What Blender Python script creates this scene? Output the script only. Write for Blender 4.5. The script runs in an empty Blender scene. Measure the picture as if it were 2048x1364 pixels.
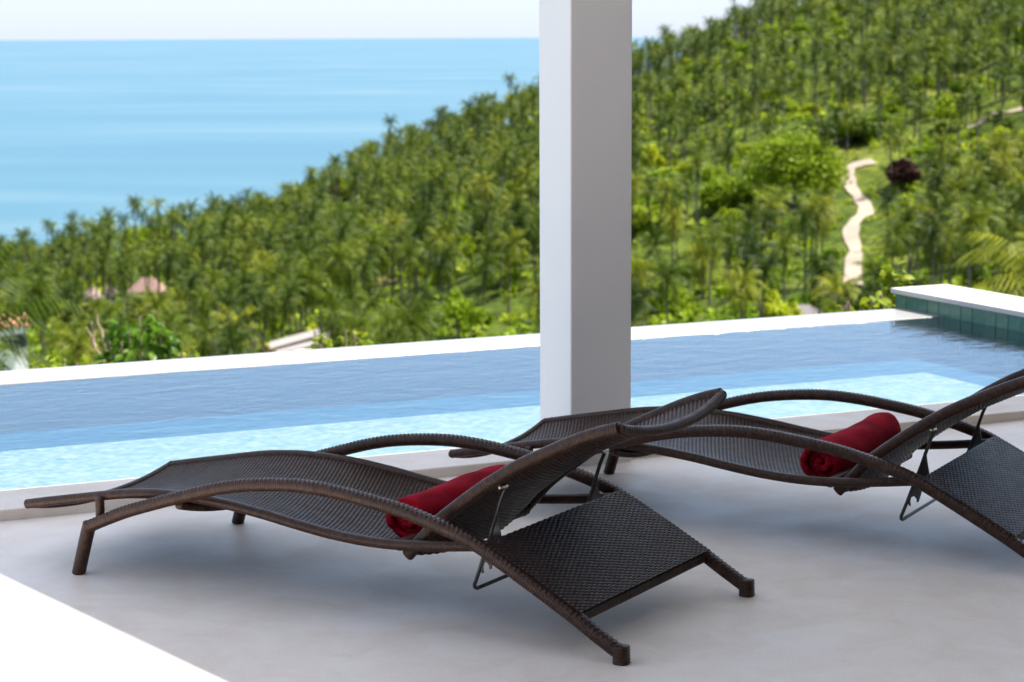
import bpy, math, random
import numpy as np
from mathutils import Vector, Matrix
R = math.radians
rng = np.random.default_rng(7)
random.seed(7)
sc = bpy.context.scene
col = sc.collection

# ------------------------------------------------------------------ camera
PITCH, ROLL = 0.143377, -0.0048276
fw = Vector((0, math.cos(PITCH), -math.sin(PITCH)))
r0 = Vector((1, 0, 0)); u0 = r0.cross(fw)
cr = r0*math.cos(ROLL) + u0*math.sin(ROLL)
cu = -r0*math.sin(ROLL) + u0*math.cos(ROLL)
cd = bpy.data.cameras.new('camera'); cam = bpy.data.objects.new('camera', cd); col.objects.link(cam)
m = Matrix((cr, cu, -fw)).transposed().to_4x4(); m.translation = Vector((0, 0, 1.5))
cam.matrix_world = m
cd.sensor_width = 36; cd.lens = 74.366; cd.clip_start = 0.1; cd.clip_end = 300000
cd.dof.use_dof = True; cd.dof.focus_distance = 5.75; cd.dof.aperture_fstop = 6.2
sc.camera = cam
# ------------------------------------------------------------------ light
SUN_AZ, SUN_EL = 22.0, 63.0
w = bpy.data.worlds.new('World'); sc.world = w; w.use_nodes = True
nt = w.node_tree; sky = nt.nodes.new('ShaderNodeTexSky'); sky.sky_type = 'NISHITA'; sky.sun_disc = False
sky.sun_elevation = R(SUN_EL); sky.sun_rotation = R(90-SUN_AZ); sky.altitude = 130
sky.air_density = 1.0; sky.dust_density = 0.6; sky.ozone_density = 2.0
nt.nodes['Background'].inputs[1].default_value = 0.12
# hand-set sky ramp over the clear sky, brightened mid-height to fill the shaded patio
_g = nt.nodes.new('ShaderNodeNewGeometry'); _s = nt.nodes.new('ShaderNodeSeparateXYZ'); nt.links.new(_g.outputs['Incoming'], _s.inputs[0])
_m = nt.nodes.new('ShaderNodeMath'); _m.operation = 'ABSOLUTE'; nt.links.new(_s.outputs[2], _m.inputs[0])
_r = nt.nodes.new('ShaderNodeValToRGB'); _e = _r.color_ramp.elements
_e[0].position = 0; _e[0].color = (.325, .365, .44, 1); _e[1].position = 1; _e[1].color = (.30, .35, .47, 1)
for _p, _c in ((.03, (.36, .41, .50)), (.09, (.47, .62, .82)), (.16, (.33, .56, .92)), (.26, (.33, .52, .84)), (.45, (.60, .62, .66)), (.75, (.52, .54, .60))):
    _k = _e.new(_p); _k.color = (*_c, 1)
nt.links.new(_m.outputs[0], _r.inputs[0])
_v = nt.nodes.new('ShaderNodeVectorMath'); _v.operation = 'SCALE'; _v.inputs['Scale'].default_value = 5.4; nt.links.new(_r.outputs[0], _v.inputs[0])
_x = nt.nodes.new('ShaderNodeMix'); _x.data_type = 'RGBA'; _x.inputs[0].default_value = .94
nt.links.new(sky.outputs[0], _x.inputs[6]); nt.links.new(_v.outputs[0], _x.inputs[7])
nt.links.new(_x.outputs[2], nt.nodes['Background'].inputs[0])
sd = bpy.data.lights.new('sun', 'SUN'); sd.energy = 4.5; sd.angle = R(0.53); sd.color = (1, .94, .86)
so = bpy.data.objects.new('sun', sd); col.objects.link(so)
dv = Vector((math.cos(R(SUN_EL))*math.cos(R(SUN_AZ)), math.cos(R(SUN_EL))*math.sin(R(SUN_AZ)), math.sin(R(SUN_EL))))
so.rotation_euler = dv.to_track_quat('Z', 'Y').to_euler()
sc.view_settings.view_transform = 'Standard'; sc.view_settings.look = 'None'
sc.view_settings.exposure = 1.85; sc.view_settings.gamma = 1
sc.cycles.use_denoising = True; sc.cycles.max_bounces = 10; sc.cycles.diffuse_bounces = 5
sc.cycles.glossy_bounces = 4; sc.cycles.transparent_max_bounces = 12

# ------------------------------------------------------------------ helpers
def mesh_np(name, V, Q=None, T=None, smooth=True, mat=None, mi=None):
    me = bpy.data.meshes.new(name)
    V = np.asarray(V, np.float32); nq = 0 if Q is None else len(Q); ntr = 0 if T is None else len(T)
    me.vertices.add(len(V)); me.vertices.foreach_set('co', V.ravel())
    loops = np.concatenate([np.asarray(a, np.int32).ravel() for a in (Q, T) if a is not None and len(a)])
    me.loops.add(len(loops)); me.loops.foreach_set('vertex_index', loops)
    st = np.concatenate([np.arange(nq)*4, nq*4+np.arange(ntr)*3]).astype(np.int32)
    tot = np.concatenate([np.full(nq, 4), np.full(ntr, 3)]).astype(np.int32)
    me.polygons.add(nq+ntr); me.polygons.foreach_set('loop_start', st); me.polygons.foreach_set('loop_total', tot)
    me.polygons.foreach_set('use_smooth', np.full(nq+ntr, smooth))
    mats = mat if isinstance(mat, (list, tuple)) else [mat]
    for mm in mats:
        if mm: me.materials.append(mm)
    if mi is not None: me.polygons.foreach_set('material_index', np.asarray(mi, np.int32))
    me.update(calc_edges=True)
    return me
def obj(name, me, parent=None, **kw):
    o = bpy.data.objects.new(name, me); col.objects.link(o)
    if parent: o.parent = parent
    for k, v in kw.items(): o[k] = v
    return o
def thing(name, label, cat, loc=(0, 0, 0), rz=0, group=None, me=None):
    o = bpy.data.objects.new(name, me); col.objects.link(o); o.location = loc; o.rotation_euler = (0, 0, rz)
    o['label'] = label; o['category'] = cat
    if group: o['group'] = group
    return o
def copy_tree(o, parent=None):
    c = o.copy(); col.objects.link(c)
    if parent: c.parent = parent
    for ch in list(o.children): copy_tree(ch, c)
    return c
class MB:
    def __init__(s): s.V = []; s.Q = []; s.T = []; s.n = 0
    def add(s, V, Q=None, T=None):
        V = np.asarray(V, float)
        s.V.append(V)
        if Q is not None and len(Q): s.Q.append(np.asarray(Q)+s.n)
        if T is not None and len(T): s.T.append(np.asarray(T)+s.n)
        s.n += len(V)
    def mesh(s, name, mat, smooth=True):
        return mesh_np(name, np.concatenate(s.V), np.concatenate(s.Q) if s.Q else None, np.concatenate(s.T) if s.T else None, smooth, mat)
def box(x0, x1, y0, y1, z0, z1):
    V = [(x, y, z) for z in (z0, z1) for y in (y0, y1) for x in (x0, x1)]
    Q = [(0, 2, 3, 1), (4, 5, 7, 6), (0, 1, 5, 4), (2, 6, 7, 3), (0, 4, 6, 2), (1, 3, 7, 5)]
    return np.array(V, float), np.array(Q)
def bevel_box(name, x0, x1, y0, y1, z0, z1, mat, b=.008):
    import bmesh
    bm = bmesh.new(); V, Q = box(x0, x1, y0, y1, z0, z1)
    vs = [bm.verts.new(v) for v in V]
    for q in Q: bm.faces.new([vs[i] for i in q])
    if b: bmesh.ops.bevel(bm, geom=list(bm.edges), offset=b, segments=3, affect='EDGES', profile=.5)
    me = bpy.data.meshes.new(name); bm.to_mesh(me); bm.free(); me.materials.append(mat)
    return me
def grid_quads(nr, nc, wrap=False):
    i = np.arange(nr-1)[:, None]; j = np.arange(nc if wrap else nc-1)[None]
    j2 = (j+1) % nc
    return np.stack(np.broadcast_arrays(i*nc+j, i*nc+j2, (i+1)*nc+j2, (i+1)*nc+j), -1).reshape(-1, 4)
def catmull(P, n=16):
    P = np.asarray(P, float); E = np.vstack([2*P[0]-P[1], P, 2*P[-1]-P[-2]]); out = []
    for i in range(1, len(E)-2):
        t = np.linspace(0, 1, n, endpoint=False)[:, None]; a, b, c, d = E[i-1:i+3]
        out.append(.5*((2*b)+(c-a)*t+(2*a-5*b+4*c-d)*t**2+(3*b-a-3*c+d)*t**3))
    out.append(E[-2:-1]); return np.vstack(out)
def resample(P, step=None, n=None):
    P = np.asarray(P, float); L = np.r_[0, np.cumsum(np.linalg.norm(np.diff(P, axis=0), axis=1))]
    if n is None: n = max(2, int(round(L[-1]/step))+1)
    t = np.linspace(0, L[-1], n)
    return np.stack([np.interp(t, L, P[:, k]) for k in range(P.shape[1])], 1), L[-1]

# ------------------------------------------------------------------ materials
def mat_new(name):
    mt = bpy.data.materials.new(name); mt.use_nodes = True
    return mt, mt.node_tree.nodes, mt.node_tree.links, mt.node_tree.nodes['Principled BSDF']
def ramp(N, L, src, stops):
    r = N.new('ShaderNodeValToRGB'); e = r.color_ramp.elements
    e[0].position, e[0].color = stops[0][0], (*stops[0][1], 1); e[1].position, e[1].color = stops[-1][0], (*stops[-1][1], 1)
    for p, c in stops[1:-1]:
        k = e.new(p); k.color = (*c, 1)
    L.new(src, r.inputs[0]); return r.outputs[0]
def noise(N, L, vec, scale, detail=4, rough=.55, dist=0):
    n = N.new('ShaderNodeTexNoise'); n.inputs['Scale'].default_value = scale; n.inputs['Detail'].default_value = detail
    n.inputs['Roughness'].default_value = rough; n.inputs['Distortion'].default_value = dist
    if vec is not None: L.new(vec, n.inputs['Vector'])
    return n.outputs[0]
def coords(N, kind='Object', scale=None, L=None):
    t = N.new('ShaderNodeTexCoord')
    if scale is None: return t.outputs[kind]
    mp = N.new('ShaderNodeMapping'); mp.inputs['Scale'].default_value = scale; L.new(t.outputs[kind], mp.inputs[0]); return mp.outputs[0]
def bump(N, L, h, p, strength=.3, dist=.01):
    b = N.new('ShaderNodeBump'); b.inputs['Strength'].default_value = strength; b.inputs['Distance'].default_value = dist
    L.new(h, b.inputs['Height']); L.new(b.outputs[0], p.inputs['Normal']); return b
def mul_mix(N, L, a, b, fac, mode='MULTIPLY'):
    mx = N.new('ShaderNodeMix'); mx.data_type = 'RGBA'; mx.blend_type = mode
    mx.inputs[0].default_value = fac; L.new(a, mx.inputs[6]); L.new(b, mx.inputs[7]); return mx.outputs[2]
def simple(name, c, rough=.5, spec=.5, metal=0, var=.12, scale=20, bs=.0, bd=.002):
    mt, N, L, p = mat_new(name); v = coords(N)
    n = noise(N, L, v, scale, 5)
    L.new(ramp(N, L, n, [(.3, tuple(x*(1-var) for x in c)), (.7, tuple(min(1, x*(1+var)) for x in c))]), p.inputs['Base Color'])
    p.inputs['Roughness'].default_value = rough; p.inputs['Specular IOR Level'].default_value = spec; p.inputs['Metallic'].default_value = metal
    if bs: bump(N, L, noise(N, L, v, scale*6, 4), p, bs, bd)
    return mt

def m_concrete(name, c, rough=.5, spec=.4, tint=(.9, .86, .82)):
    mt, N, L, p = mat_new(name); v = coords(N)
    a = ramp(N, L, noise(N, L, v, 1.3, 6, .6, .4), [(.3, tuple(x*.93 for x in c)), (.7, c)])
    b = ramp(N, L, noise(N, L, v, 5.5, 6, .65, .8), [(.32, tuple(x*.93 for x in tint)), (.60, (1, 1, 1))])
    s = ramp(N, L, noise(N, L, v, 260, 2, .5), [(.25, (.60, .58, .56)), (.48, (1, 1, 1))])
    vo = N.new('ShaderNodeTexVoronoi'); vo.inputs['Scale'].default_value = 11; L.new(v, vo.inputs['Vector'])
    pt = ramp(N, L, vo.outputs['Distance'], [(.018, (.35, .32, .3)), (.035, (1, 1, 1))])
    x = mul_mix(N, L, a, b, .6); x = mul_mix(N, L, x, s, .55); x = mul_mix(N, L, x, pt, .6)
    L.new(x, p.inputs['Base Color'])
    L.new(ramp(N, L, noise(N, L, v, 3, 5), [(.3, (rough-.08,)*3), (.7, (rough+.1,)*3)]), p.inputs['Roughness'])
    p.inputs['Specular IOR Level'].default_value = spec
    bump(N, L, noise(N, L, v, 140, 5, .6), p, .12, .002)
    return mt
M_floor = m_concrete('polished_concrete', (.78, .705, .645), .5, .4, (.90, .84, .77))
M_coping = m_concrete('coping_concrete', (.74, .66, .60), .62, .3, (.88, .83, .76))
M_render = m_concrete('white_render', (.42, .41, .395), .7, .3, (.95, .94, .93))
M_edge = m_concrete('wet_white_stone', (.225, .225, .22), .3, .5, (.95, .95, .93))
M_plaster = simple('painted_plaster', (.75, .715, .70), .65, .3, 0, .022, 2.2, .05, .003)
M_ceiling = simple('white_plaster', (.72, .71, .70), .8, .2)

def m_wicker():
    mt, N, L, p = mat_new('brown_wicker'); v = coords(N)
    n = noise(N, L, v, 60, 4, .6)
    L.new(ramp(N, L, n, [(.3, (.022, .0098, .0060)), (.55, (.042, .0195, .0120)), (.8, (.066, .034, .022))]), p.inputs['Base Color'])
    L.new(ramp(N, L, noise(N, L, v, 25, 3), [(.3, (.28,)*3), (.7, (.42,)*3)]), p.inputs['Roughness'])
    p.inputs['Specular IOR Level'].default_value = .22
    bump(N, L, noise(N, L, v, 900, 2), p, .12, .0006)
    return mt
M_wicker = m_wicker()
M_metal = simple('black_powder_coat', (.016, .013, .013), .32, .5, 0, .2, 30)
M_steel = simple('brushed_steel', (.62, .58, .52), .28, .5, 1.0, .1, 60)
def m_towel():
    mt, N, L, p = mat_new('crimson_towel'); v = coords(N)
    n = noise(N, L, v, 14, 6, .65, .5)
    L.new(ramp(N, L, n, [(.3, (.13, .001, .006)), (.7, (.31, .003, .015))]), p.inputs['Base Color'])
    p.inputs['Roughness'].default_value = .95; p.inputs['Specular IOR Level'].default_value = .1
    p.inputs['Sheen Weight'].default_value = .25; p.inputs['Sheen Roughness'].default_value = .4; p.inputs['Sheen Tint'].default_value = (.8, .05, .1, 1)
    bump(N, L, noise(N, L, v, 420, 5, .8), p, .5, .003)
    return mt
M_towel = m_towel()
def m_tile(name, cs, sc_=1.0, rough=.25):
    mt, N, L, p = mat_new(name); v = coords(N)
    oi = N.new('ShaderNodeObjectInfo')
    a = ramp(N, L, oi.outputs['Random'], [(0, cs[0]), (.5, cs[1]), (1, cs[2])])
    b = ramp(N, L, noise(N, L, v, 9, 6, .7, 1.0), [(.3, (.55, .6, .58)), (.7, (1, 1, 1))])
    L.new(mul_mix(N, L, a, b, .8), p.inputs['Base Color']); p.inputs['Roughness'].default_value = rough
    bump(N, L, noise(N, L, v, 30, 5), p, .25, .004)
    return mt
M_tile = m_tile('green_stone_tile', [(.030, .11, .078), (.042, .13, .092), (.085, .15, .095)])
M_grout = simple('dark_grout', (.05, .06, .05), .8)
def m_mosaic(name, c0, c1, c2, scale=28):
    mt, N, L, p = mat_new(name); v = coords(N)
    vo = N.new('ShaderNodeTexVoronoi'); vo.distance = 'CHEBYCHEV'; vo.inputs['Scale'].default_value = scale; vo.inputs['Randomness'].default_value = .35
    L.new(v, vo.inputs['Vector'])
    sp = N.new('ShaderNodeSeparateColor'); L.new(vo.outputs['Color'], sp.inputs[0])
    a = ramp(N, L, sp.outputs[0], [(.0, c0), (.5, c1), (1, c2)])
    b = ramp(N, L, noise(N, L, v, 3.5, 4, .6, .6), [(.3, (.72, .80, .86)), (.7, (1, 1, 1))])
    L.new(mul_mix(N, L, a, b, .7), p.inputs['Base Color']); p.inputs['Roughness'].default_value = .4
    return mt
def m_ledge():
    mt, N, L, p = mat_new('aqua_mosaic_painted_ripples'); v = coords(N)
    vo = N.new('ShaderNodeTexVoronoi'); vo.distance = 'CHEBYCHEV'; vo.inputs['Scale'].default_value = 38; vo.inputs['Randomness'].default_value = .2; L.new(v, vo.inputs['Vector'])
    sp = N.new('ShaderNodeSeparateColor'); L.new(vo.outputs['Color'], sp.inputs[0])
    a = ramp(N, L, sp.outputs[0], [(0, (.14, .17, .165)), (.5, (.185, .205, .19)), (1, (.24, .24, .215))])
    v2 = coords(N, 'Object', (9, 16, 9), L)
    b = ramp(N, L, noise(N, L, v2, 1, 5, .65, 1.2), [(.32, (.45, .72, .80)), (.5, (.85, .95, .96)), (.66, (1.15, 1.1, 1.0))])  # stretched mottling paints the water's light ripples into the tile colour
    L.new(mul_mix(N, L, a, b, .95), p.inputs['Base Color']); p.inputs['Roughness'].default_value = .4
    return mt
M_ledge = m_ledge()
M_deep = m_mosaic('deep_blue_mosaic', (.006, .046, .080), (.009, .055, .092), (.014, .068, .10), 22)

def m_water(name, scale, strength, tint, dist=.02):
    mt, N, L, p = mat_new(name); N.remove(p); out = N['Material Output']
    tr = N.new('ShaderNodeBsdfTransparent'); tr.inputs[0].default_value = (*tint, 1)
    gl = N.new('ShaderNodeBsdfGlossy'); gl.inputs['Roughness'].default_value = .04
    fr = N.new('ShaderNodeFresnel'); fr.inputs[0].default_value = 1.333
    v = coords(N, 'Object', scale, L)
    a = noise(N, L, v, 1.0, 3, .5, .6); b = noise(N, L, v, 3.1, 3, .5, .3)
    ad = N.new('ShaderNodeMath'); ad.operation = 'MULTIPLY_ADD'; ad.inputs[1].default_value = .35; L.new(b, ad.inputs[0]); L.new(a, ad.inputs[2])
    bp = N.new('ShaderNodeBump'); bp.inputs['Strength'].default_value = strength; bp.inputs['Distance'].default_value = dist
    L.new(ad.outputs[0], bp.inputs['Height']); L.new(bp.outputs[0], gl.inputs['Normal']); L.new(bp.outputs[0], fr.inputs['Normal'])
    mx = N.new('ShaderNodeMixShader'); L.new(fr.outputs[0], mx.inputs[0]); L.new(tr.outputs[0], mx.inputs[1]); L.new(gl.outputs[0], mx.inputs[2])
    L.new(mx.outputs[0], out.inputs[0]); return mt
M_water = m_water('pool_water', (4.5, 8, 8), .18, (.86, .97, .98), .02)

def m_leaf(name, stops, trans=.35, per='obj', scale=.35, rough=.5):
    mt, N, L, p = mat_new(name); out = N['Material Output']
    if per == 'obj':
        oi = N.new('ShaderNodeObjectInfo'); base = ramp(N, L, oi.outputs['Random'], stops)
    else:
        base = ramp(N, L, noise(N, L, coords(N), scale, 3, .6), stops)
    # random grain inside the crown; also paints sunlit highlights and dark gaps into the colour
    g = ramp(N, L, noise(N, L, coords(N), 2.2 if per == 'obj' else 1.1, 4, .7), [(.32, (.26, .32, .22)), (.5, (.8, .85, .6)), (.68, (1.9, 1.7, .9))])
    c = mul_mix(N, L, base, g, 1.0)
    L.new(c, p.inputs['Base Color']); p.inputs['Roughness'].default_value = rough; p.inputs['Specular IOR Level'].default_value = .08
    t = N.new('ShaderNodeBsdfTranslucent'); L.new(c, t.inputs[0])
    mx = N.new('ShaderNodeMixShader'); mx.inputs[0].default_value = trans
    L.new(p.outputs[0], mx.inputs[1]); L.new(t.outputs[0], mx.inputs[2]); L.new(mx.outputs[0], out.inputs[0]); return mt
palmc = [(0, (.017, .033, .004)), (.35, (.042, .070, .006)), (.7, (.090, .124, .009)), (1, (.175, .185, .018))]
M_palm = m_leaf('palm_leaf', palmc, .22)
M_palm2 = m_leaf('palm_leaf_far', [(.3, palmc[0][1]), (.45, palmc[1][1]), (.58, palmc[2][1]), (.72, palmc[3][1])], .22, 'pos', .11)
broadc = [(0, (.0897, .1615, .0108)), (.4, (.1615, .2422, .0125)), (.75, (.2422, .3140, .0153)), (1, (.3409, .3857, .0198))]
M_broad = m_leaf('broad_leaf', broadc, .35)
M_under = m_leaf('undergrowth_leaf', [(.3, broadc[0][1]), (.45, broadc[1][1]), (.58, broadc[2][1]), (.72, broadc[3][1])], .35, 'pos', .045)
M_lime = m_leaf('lime_leaf', [(0, (.1500, .2100, .0150)), (1, (.2700, .3000, .0225))], .4)
M_bright = m_leaf('bright_leaf', [(0, (.14, .215, .014)), (1, (.19, .25, .016))], .35)
M_olive = m_leaf('olive_leaf', [(0, (.06, .105, .010)), (1, (.08, .125, .012))], .3)
M_bigleaf = m_leaf('glossy_leaf', [(0, (.0420, .1050, .0105)), (.6, (.0840, .1680, .0140)), (1, (.1820, .2520, .0560))], .4, 'obj', rough=.3)
M_maroon = m_leaf('maroon_leaf', [(0, (.045, .018, .022)), (1, (.06, .025, .03))], .2)
M_trunk = simple('palm_trunk_bark', (.085, .07, .06), .9, .2, 0, .3, 1.5)
M_bark = simple('branch_bark', (.30, .22, .15), .9, .2, 0, .25, 8)
M_dirt = simple('dirt_track', (.24, .20, .16), .95, .1, 0, .15, .3)
def m_ground():
    mt, N, L, p = mat_new('hill_ground'); v = coords(N)
    a = ramp(N, L, noise(N, L, v, .03, 6, .65, .5), [(.3, (.0203, .0338, .0054)), (.5, (.0405, .0607, .0077)), (.62, (.0675, .0855, .0112)), (.75, (.1170, .0900, .0450))])
    b = ramp(N, L, noise(N, L, v, .35, 8, .8), [(.35, (.25, .28, .2)), (.5, (.8, .85, .7)), (.62, (1.9, 1.8, 1.2))])
    L.new(mul_mix(N, L, a, b, .9), p.inputs['Base Color']); p.inputs['Roughness'].default_value = 1; p.inputs['Specular IOR Level'].default_value = .1
    return mt
M_ground = m_ground()
def m_sea():
    mt, N, L, p = mat_new('sea_water'); v = coords(N, 'Object', (.0006, .0024, 1), L)
    a = ramp(N, L, noise(N, L, v, 1.0, 6, .55, 1.2), [(.30, (.006, .058, .086)), (.48, (.012, .070, .096)), (.60, (.030, .086, .106)), (.72, (.070, .112, .120))])
    L.new(a, p.inputs['Base Color']); p.inputs['Roughness'].default_value = .35; p.inputs['IOR'].default_value = 1.33
    p.inputs['Specular IOR Level'].default_value = .5
    v2 = coords(N, 'Object', (.12, .25, 1), L)
    bump(N, L, noise(N, L, v2, 1.0, 5, .6), p, .6, .5)
    return mt
M_sea = m_sea()

# ------------------------------------------------------------------ pool frame
PA = R(24.9); PO = Vector((-1.608, 6.484, 0))
pm = Matrix.Translation(PO) @ Matrix.Rotation(PA, 4, 'Z')
pI = pm.inverted()
def inpool(o): o.matrix_world = pm @ o.matrix_world
def setting(name, me, pool=True):
    o = obj(name, me, kind='structure')
    if pool: o.matrix_world = pm.copy()
    return o
WZ = -.02
def slab(name, x0, x1, y0, y1, z0, z1, mat, b=0): return setting(name, bevel_box(name, x0, x1, y0, y1, z0, z1, mat, b))
slab('patio_floor', -9, 30, -12, .006, -.4, 0, M_floor)
slab('pool_coping', -9, 30, 0, .302, -.35, .036, M_coping, .005)
# pool basin
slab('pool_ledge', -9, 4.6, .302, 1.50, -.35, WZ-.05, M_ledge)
slab('pool_floor', -9, 5.66, .302, 2.80, -.4, WZ-.22, M_deep)
slab('infinity_edge', -9, 5.64, 2.78, 3.16, -3.4, WZ+.003, M_edge, .004)
wv, wq = box(-9, 5.64, .300, 2.782, WZ-.002, WZ); 
me = mesh_np('pool_water', np.array([(-9, .300, WZ), (5.64, .300, WZ), (5.64, 2.79, WZ), (-9, 2.79, WZ)]), Q=[(0, 1, 2, 3)], mat=M_water)
setting('pool_water', me)
# raised side wall, faced with stone tiles
wall = thing('pool_side_wall', 'low raised wall with white cap and green stone tile face at right end of pool', 'wall')
wall.matrix_world = pm.copy()
obj('wall_core', bevel_box('wall_core', 5.652, 5.99, -2.0, 3.22, -3.4, .058, M_grout), wall)
obj('wall_cap', bevel_box('wall_cap', 5.625, 6.01, -2.0, 3.25, .058, .088, M_render, .005), wall)
tme = bevel_box('tile', -.012, 0, .0015, .0985, -.28, .0, M_tile, .0012)
for k in range(32):
    t = obj('tile', tme, wall); t.location = (5.652-.001*(k % 3), .02+.1*k, .058)
tw = bevel_box('end_stone', 5.66, 5.98, 3.221, 3.235, -3.4, .057, M_bark, 0)
obj('end_facing', tw, wall)

# pillar
pil = thing('roof_pillar', 'square white rendered pillar rising between the two loungers at the pool', 'pillar')
pil.matrix_world = pm.copy()
obj('pillar_shaft', bevel_box('pillar_shaft', 1.978, 2.218, -.042, .208, -.02, 3.5, M_plaster, .006), pil)
# roof over the patio (outside the frame, it gives the shade)
SH = 3.8/math.tan(R(SUN_EL))
sx, sy = math.cos(R(SUN_AZ))*SH, math.sin(R(SUN_AZ))*SH
def roof_mesh():
    F = Vector((-2.06+sx, 6.60+sy)); e = Vector((.607, -.794)).normalized()
    fr = pI @ Vector((F.x, F.y, 0)); yF = .30+(pI.to_3x3() @ Vector((sx, sy, 0))).y
    pts = [pm @ Vector((fr.x, yF, 0)), pm @ Vector((28, yF, 0)), pm @ Vector((28, -11, 0)), pm @ Vector((-7, -11, 0))]
    G = F + e*3.3
    poly = [Vector((p.x, p.y)) for p in pts] + [Vector((-7.5, -2.0)), G]
    n = len(poly); V = [(p.x, p.y, 3.5) for p in poly]+[(p.x, p.y, 3.8) for p in poly]
    me = bpy.data.meshes.new('roof_slab')
    me.from_pydata(V, [], [tuple(range(n))[::-1], tuple(range(n, 2*n))]+[(i, (i+1) % n, n+(i+1) % n, n+i) for i in range(n)])
    me.materials.append(M_ceiling); me.update(); return me
rf = thing('patio_roof', 'flat white roof slab over the patio, carried by the square pillar', 'roof', me=roof_mesh())
M_lightblock = simple('dark_light_block', (.07, .065, .06), .25, .5)  # dark tone chosen to keep light off the pillar's camera side
hw = thing('unseen_house_wall', 'unseen dark house wall added at the back of the patio to block light', 'wall')
hw.matrix_world = pm.copy()  # wall added out of view to block sky light from behind
obj('wall_panel', bevel_box('wall_panel', -6, 28, -8.3, -8.0, 0, 3.5, M_lightblock, 0), hw)

# ------------------------------------------------------------------ wicker building blocks
def frames2d(P):
    T = np.gradient(P, axis=0); T /= np.linalg.norm(T, axis=1)[:, None]; return T
def sweep(path3, bdir, rn, rb, pitch=.0070, ex=2.6, top=False, wrap=True, sides=18, caps=True):
    """wrapped tube along path3; bdir = fixed side direction"""
    P, Ln = resample(path3, n=2)
    nw = max(1, int(round(Ln/pitch))) if wrap else max(1, int(Ln/.02))
    k = 4 if wrap else 1
    P, _ = resample(path3, n=nw*k+1)
    T = np.gradient(P, axis=0); T /= np.linalg.norm(T, axis=1)[:, None]
    B = np.asarray(bdir, float)[None] - T*(T @ np.asarray(bdir, float))[:, None]; B /= np.linalg.norm(B, axis=1)[:, None]
    Nn = np.cross(T, B)
    th = np.linspace(0, 2*np.pi, sides, endpoint=False)
    c, s = np.cos(th), np.sin(th); rr = (np.abs(c)**ex+np.abs(s)**ex)**(-1/ex)
    ph = np.arange(len(P)); g = np.array([-.0009, .0002, .0006, .0002])[ph % k] if wrap else np.zeros(len(P))
    d = np.repeat(g[:, None], sides, 1)
    if wrap: d += rng.normal(0, .00012, (len(P), 1))
    if top:
        wi = (ph//k) % 2
        chk = np.where(wi[:, None] == 0, 1, -1)*np.cos((th[None]-np.pi/2)*5.0)
        mask = np.clip((s-.45)*3, 0, 1)[None]
        d += chk*mask*.0012
    Rb = rb*c*rr; Rn = rn*s*rr
    V = P[:, None] + B[:, None]*(Rb[None]+d*c[None])[..., None] + Nn[:, None]*(Rn[None]+d*s[None])[..., None]
    Q = grid_quads(len(P), sides, True)
    V = V.reshape(-1, 3); T3 = []
    if caps:
        n0 = len(V); V = np.vstack([V, P[0]-T[0]*.002, P[-1]+T[-1]*.002]); off = (len(P)-1)*sides
        T3 = [(n0, (j+1) % sides, j) for j in range(sides)]+[(n0+1, off+j, off+(j+1) % sides) for j in range(sides)]
    return V, Q, T3
def tube_mesh(name, path3, bdir, rn, rb, mat, **kw):
    b = MB(); b.add(*sweep(path3, bdir, rn, rb, **kw)); return b.mesh(name, mat)
def sz(P, wv_):  # side-profile (s,z) -> local xyz at across position w
    P = np.asarray(P); return np.stack([P[:, 0], np.full(len(P), wv_), P[:, 1]], 1)

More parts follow.
